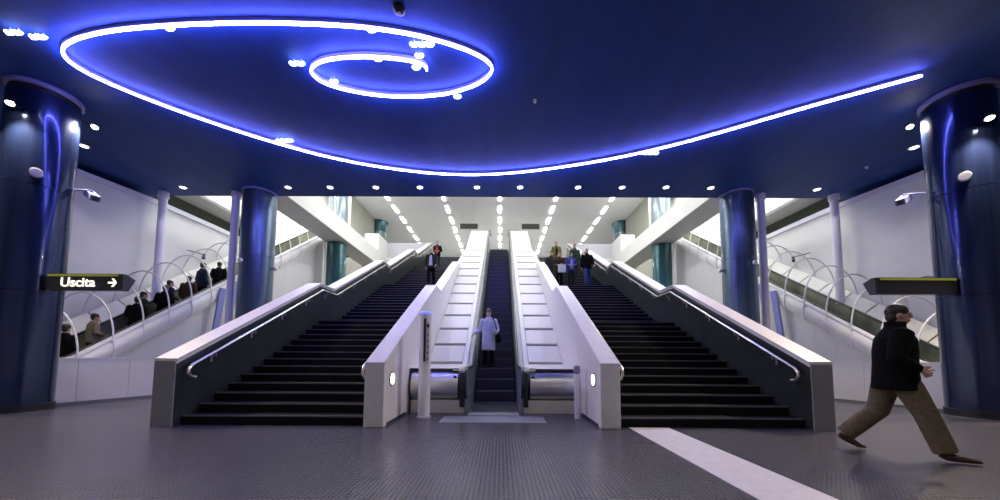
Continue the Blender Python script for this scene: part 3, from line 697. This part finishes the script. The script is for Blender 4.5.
def person(label, loc, rz, ps, coat, trousers, height=1.74, coat_len=.80, vox=.022, shoes=None, hair=HAIR, shirt=None, inner=None, group=None, long_hair=False, fine=False, curl=.6, bulk=1.0, collar=False):
    sc = height / 1.75
    g = thing('person', label, 'person', (0, 0, 0), 0, group)
    p = ps; J = MB()
    # ---- body: one continuous surface
    pel, che, nek, hd = p['pelvis'], p['chest'], p['neck'], p['head']
    up = (nek - pel).normalized()
    J.loft([(pel - up * .08, .12, .09), (pel, .145, .105), (lerp(pel, che, .5), .125, .09), (che, .15, .10), (lerp(che, nek, .6), .145, .085), (nek - up * .02, .07, .065)], 16)
    J.loft([(nek - up * .06, .06, .06), (nek + up * .03, .052, .055), (hd - V(0, 0, .03), .05, .055)], 14)
    J.ell(hd + V(0, .008, .02), (.074, .093, .108), 18, 12)
    J.ell(hd + V(0, -.03, -.055), (.052, .058, .055), 14, 9)
    J.loft([(hd + V(0, -.085, .03), .010, .010), (hd + V(0, -.104, -.005), .014, .014), (hd + V(0, -.108, -.02), .017, .014), (hd + V(0, -.085, -.028), .014, .01)], 8)
    J.ell(hd + V(0, -.086, -.058), (.024, .012, .008), 10, 6)
    for sx in (-1, 1):
        J.ell(hd + V(sx * .075, .012, .0), (.010, .022, .034), 8, 6)
        J.ell(hd + V(sx * .03, -.083, .028), (.022, .012, .007), 8, 5)
    for k in (0, 1):
        J.loft([(p['sh'][k] - V(0, 0, -.01), .055, .055), (lerp(p['sh'][k], p['el'][k], .3), .048, .05), (p['el'][k], .038, .04), (lerp(p['el'][k], p['wr'][k], .3), .038, .04), (p['wr'][k], .026, .03)], 12)
        J.loft([(p['hip'][k] + V(0, 0, .03), .08, .085), (lerp(p['hip'][k], p['kn'][k], .3), .078, .082), (p['kn'][k], .052, .056), (lerp(p['kn'][k], p['an'][k], .3), .052, .058), (p['an'][k], .034, .04)], 14)
        J.loft([(p['an'][k] + V(0, .03, -.03), .03, .03), (lerp(p['an'][k], p['toe'][k], .6), .036, .03), (p['toe'][k], .03, .02)], 12)
        wr = p['wr'][k]; f = (wr - p['el'][k]).normalized()
        J.loft([(wr - f * .02, .026, .024), (wr + f * .04, .040, .020), (wr + f * .085, .040, .018)], 12)
    me = remesh(J, vox if not fine else .009, 2)
    # ---- fingers, rooted in the palm
    F = MB()
    for k in (0, 1):
        wr = p['wr'][k]; f = (wr - p['el'][k]).normalized(); fw = V(0, -1, 0)
        x = (fw - f * fw.dot(f)); x = x.normalized() if x.length > .1 else V(1, 0, 0)     # thumb side: forwards
        n = f.cross(x).normalized() * (1 if k == 0 else -1)                              # towards the body
        if n.x * (1 if k == 0 else -1) < 0: n = -n
        for i, ln in enumerate((.075, .085, .08, .062)):
            a = wr + f * .075 + x * (.028 - .019 * i); c1, c2 = curl * .7, curl * 1.5
            b = a + (f * math.cos(c1) + n * math.sin(c1)) * ln * .45; c = b + (f * math.cos(c2) + n * math.sin(c2)) * ln * .33; d = c + (f * math.cos(c2 + .4) + n * math.sin(c2 + .4)) * ln * .25
            F.tube([a, b, c, d], [.0098, .0092, .0085, .006], 8)
        a = wr + f * .03 + x * .03; b = a + (f * .6 + x * .65 + n * .25).normalized() * .04; c = b + (f * .85 + x * .2 + n * .5).normalized() * .034
        F.tube([a, b, c], [.013, .011, .007], 8)
    fm_ = F.mesh('fingers', True)
    bm = bmesh.new(); bm.from_mesh(me); bm.from_mesh(fm_); bm.to_mesh(me); bm.free(); bpy.data.meshes.remove(fm_)
    for q in me.polygons: q.use_smooth = True
    parts = [('body', me, M_skin)]
    # ---- coat
    C_ = MB(); bk = bulk
    hem = coat_len
    hemc = V(pel.x, pel.y, hem)
    C_.loft([(hemc, .205 * bk, .165 * bk), (lerp(hemc, pel, .6), .20 * bk, .158 * bk), (lerp(pel, che, .35), .188 * bk, .15 * bk), (lerp(pel, che, .8), .195 * bk, .152 * bk), (lerp(che, nek, .35), .20 * bk, .14 * bk), (lerp(che, nek, .75), .14 * bk, .105 * bk), (nek + up * .005, .088, .088), (nek + up * (.07 if collar else .035), .088, .095)], 24)
    for k in (0, 1):
        sh, el, wr = p['sh'][k], p['el'][k], p['wr'][k]
        C_.loft([(lerp(sh, nek, .25), .07, .07), (sh, .082 * bk, .085 * bk), (lerp(sh, el, .5), .072 * bk, .076 * bk), (el, .066 * bk, .07 * bk), (lerp(el, wr, .5), .060 * bk, .062 * bk), (lerp(el, wr, .95), .050, .052)], 16)
    parts.append(('coat', remesh(C_, vox if not fine else .013, 3), coat))
    # ---- trousers
    T = MB()
    T.loft([(pel + V(0, 0, .08), .15, .115), (pel, .165, .125), (pel - V(0, 0, .07), .15, .12)], 18)
    for k in (0, 1):
        hp, kn, an = p['hip'][k], p['kn'][k], p['an'][k]
        T.loft([(hp + V(0, 0, .05), .09, .10), (lerp(hp, kn, .25), .098 * bulk, .105 * bulk), (kn, .076 * bulk, .086 * bulk), (lerp(kn, an, .5), .07 * bulk, .084 * bulk), (lerp(kn, an, .98), .066 * bulk, .082 * bulk)], 16)
    parts.append(('trousers', remesh(T, vox if not fine else .013, 3), trousers))
    # ---- hair
    Hh = MB(); Hh.ell(hd + V(0, .014, .050), (.084, .100, .096), 18, 12)
    Hh.ell(hd + V(0, .05, -.01), (.07, .06, .08), 14, 9)
    if long_hair:
        Hh.loft([(hd + V(0, .04, .06), .085, .07), (hd + V(0, .05, -.06), .095, .06), (hd + V(0, .06, -.18), .09, .045)], 16)
    hm = remesh(Hh, .014 if not fine else .009, 2); parts.append(('hair', hm, hair))
    E_ = MB()
    for sx in (-1, 1): E_.ell(hd + V(sx * .03, -.083, .012), (.012, .008, .008), 8, 6)
    parts.append(('eyes', E_.mesh('eyes', True), M_eye))
    for k in (0, 1):
        Sh = MB(); an, toe = p['an'][k], p['toe'][k]; d = (toe - an); d2 = V(d.x, d.y, 0).normalized()
        back = an - d2 * .045 + V(0, 0, -.035)
        Sh.loft([(back + V(0, 0, .03), .032, .034), (an + V(0, 0, -.03), .044, .046), (lerp(an, toe, .55) + V(0, 0, -.01), .046, .04), (toe + V(0, 0, .008), .044, .028), (toe + d2 * .05 + V(0, 0, -.002), .02, .012)], 14)
        Sh.box((-.001, -.001, -.001), (.001, .001, .001)) if False else None
        sm = remesh(Sh, .016 if not fine else .009, 2); parts.append(('shoe', sm, shoes or cloth('shoe_black', (.015, .012, .012))))
    if shirt:
        B = MB(); B.loft([(che + V(0, -.105, .12), .045, .03), (che + V(0, -.125, 0), .075, .03), (pel + V(0, -.125, .12), .085, .03), (pel + V(0, -.135, -.04), .09, .03)], 14)
        parts.append(('shirt', remesh(B, .016, 2), shirt))
    for nm, me_, m in parts:
        o = link(nm, me_, m, None); o.parent = g; o.matrix_parent_inverse = Matrix.Identity(4)
    g.location = loc; g.rotation_euler = (0, 0, rz); g.scale = (sc, sc, sc)
    return g

WALK = pose(kn=(V(-.10, -.10, .52), V(.10, .02, .50)), an=(V(-.10, -.10, .09), V(.10, .18, .11)), toe=(V(-.11, -.30, .03), V(.11, .0, .02)), el=(V(-.25, .08, 1.14), V(.25, -.05, 1.13)), wr=(V(-.25, .06, .88), V(.25, -.20, .93)))
DESC = pose(kn=(V(-.10, -.12, .54), V(.10, -.04, .50)), an=(V(-.10, -.10, .09), V(.10, .02, .10)), toe=(V(-.11, -.30, .03), V(.11, -.17, .03)))
DESC['an'] = (V(-.10, -.05, .09), V(.10, .03, .09)); DESC['toe'] = (V(-.11, -.25, .03), V(.11, -.17, .03))
BENT = pose(el=(V(-.25, .03, 1.13), V(.25, .03, 1.13)), wr=(V(-.14, -.22, 1.05), V(.14, -.22, 1.05)))
black = cloth('black', (.0035, .0035, .0045)); navy = cloth('navy', (.015, .02, .045)); khaki = cloth('khaki', (.15, .12, .075))
jean = cloth('jeans', (.05, .08, .22)); white = cloth('white', (.62, .66, .85)); char = cloth('charcoal', (.03, .032, .036)); brown = cloth('brown', (.05, .028, .018))
blue = cloth('blue', (.05, .06, .30)); yell = cloth('mustard', (.13, .115, .035)); green = cloth('dark_green', (.018, .035, .028)); red = cloth('red', (.38, .05, .06)); shirtw = cloth('shirt', (.62, .64, .80))
shoebr = mat('brown_leather', (.045, .022, .014), .3)

# man walking across the hall; his right leg leads
MAN = pose(pelvis=V(0, .0, .93), chest=V(0, -.015, 1.27), neck=V(0, -.03, 1.49), head=V(0, -.065, 1.63),
           sh=(V(-.19, -.02, 1.41), V(.19, -.03, 1.41)), el=(V(-.26, .06, 1.12), V(.24, -.10, 1.13)), wr=(V(-.23, -.13, .985), V(.18, -.24, 1.02)),
           hip=(V(-.09, -.03, .89), V(.09, .03, .89)), kn=(V(-.11, -.18, .50), V(.11, .13, .49)), an=(V(-.12, -.30, .09), V(.12, .44, .16)), toe=(V(-.13, -.49, .035), V(.12, .30, .03)))
man = person('man in a black jacket and khaki trousers striding across the hall', (4.94, 4.10, .0), math.radians(58), MAN, black, khaki, 1.80, .76, .02, shoebr, HAIR, fine=True, curl=1.55, bulk=1.2, collar=True)

# rider on the central escalator
person('rider in a white coat with a dark bag on the central escalator', (-.22, 9.57, pathz(stp, 9.52) + .008), 0, pose(el=(V(-.26, .03, 1.13), V(.27, -.02, 1.14)), wr=(V(-.42, -.05, 1.02), V(.22, -.18, 1.02))), white, black, 1.68, .52, .022)
hz = pathz(stp, 9.52)
hb = thing('handbag', 'dark shoulder bag carried by the rider in white', 'bag', (.07, 9.47, hz + .75))
MB().ell((.07, 9.47, hz + .86), (.09, .12, .15), 14, 10).build('pouch', black, hb, True)
MB().tube([(.05, 9.48, hz + .98), (-.01, 9.42, hz + 1.2), (-.09, 9.47, hz + 1.42), (-.10, 9.57, hz + 1.44)], .014, 6).build('strap', black, hb, True)

# people on the stairs
def on_stairs(label, x, y, ps, coat, trs, **kw):
    return person(label, (x, y, stepZ(y)), kw.pop('rz', 0), ps, coat, trs, **kw)
on_stairs('man in dark suit jacket and white shirt coming down the stairs beside the totem', -3.07, 15.0, WALK, char, black, height=1.74, shirt=shirtw, hair=HAIRG)
on_stairs('person in black and red jacket at the head of the stairs behind the suited man', -3.81, 20.15, BENT, black, green, height=1.70, shirt=red)
on_stairs('man in black jacket and blue jeans coming down the stairs by the parapet rail', 4.06, 15.0, WALK, black, jean, height=1.76, hair=HAIRG)
on_stairs('person in a blue jacket walking in the group on the stairs', 3.35, 15.1, BENT, blue, green, height=1.58, shirt=cloth('pale_blue', (.3, .32, .6)))
on_stairs('woman with brown hair in dark coat carrying a white bag on the stairs', 2.84, 15.3, BENT, brown, black, height=1.66, hair=HAIRB, long_hair=True)
on_stairs('person in mustard coat and dark scarf on the upper stairs behind the group', 3.35, 19.12, STAND, yell, green, height=1.82, shirt=black, hair=HAIR)
on_stairs('person in a long grey coat close to the escalator parapet', 2.62, 16.33, STAND, char, black, height=1.74, coat_len=.5)
on_stairs('broad person in dark green hooded coat behind the blue jacket', 4.15, 17.88, STAND, green, char, height=1.86, coat_len=.6, long_hair=True)
wb = thing('shopping_bag', 'white square bag held by the woman with brown hair', 'bag', (2.86, 15.02, 5.1))
MB().box((2.72, 14.86, 4.98), (3.06, 14.94, 5.34)).build('bag', cloth('bagwhite', (.95, .95, .94)), wb, bevel=.015)
MB().tube([(2.82, 14.90, 5.34), (2.84, 14.95, 5.40), (2.94, 14.95, 5.40), (2.96, 14.90, 5.34)], .008, 6).build('handle', M_cwhite, wb, True)
# riders on the crowded side escalator
RID = [(7.40 + .4 * 2, black, 'rider in black coat at the foot of the crowded side escalator', HAIR, STAND, 1.66),
       (7.40 + .4 * 4, cloth('tan', (.20, .18, .12)), 'rider in a tan coat above the one at the foot of the side escalator', HAIR, BENT, 1.50),
       (7.40 + .4 * 6, black, 'rider in black below the green coat on the crowded side escalator', HAIR, BENT, 1.60),
       (7.40 + .4 * 7, green, 'rider in dark green coat below the bare-headed one on the side escalator', HAIR, STAND, 1.56),
       (7.40 + .4 * 8, black, 'brown-haired rider in black halfway up the crowded side escalator', HAIRB, BENT, 1.60),
       (7.40 + .4 * 9, navy, 'rider in navy jacket behind the brown-haired rider', HAIR, BENT, 1.58),
       (7.40 + .4 * 10, brown, 'rider in dark brown coat in the middle of the crowded side escalator', HAIR, STAND, 1.56),
       (7.40 + .4 * 12, navy, 'tall rider in navy coat near the top of the queue on the side escalator', HAIR, STAND, 1.74),
       (7.40 + .4 * 13, black, 'rider in black leading the queue on the crowded side escalator', HAIR, BENT, 1.62)]
for i, (y, c, lab, hr, ps, h) in enumerate(RID):
    person(lab, (-11.0 + .14 * (-1) ** i, y + .16, pathz(EP, y + .2) - .955), math.radians(180 + 20 * (-1) ** i), ps, c, black, height=h, hair=hr)
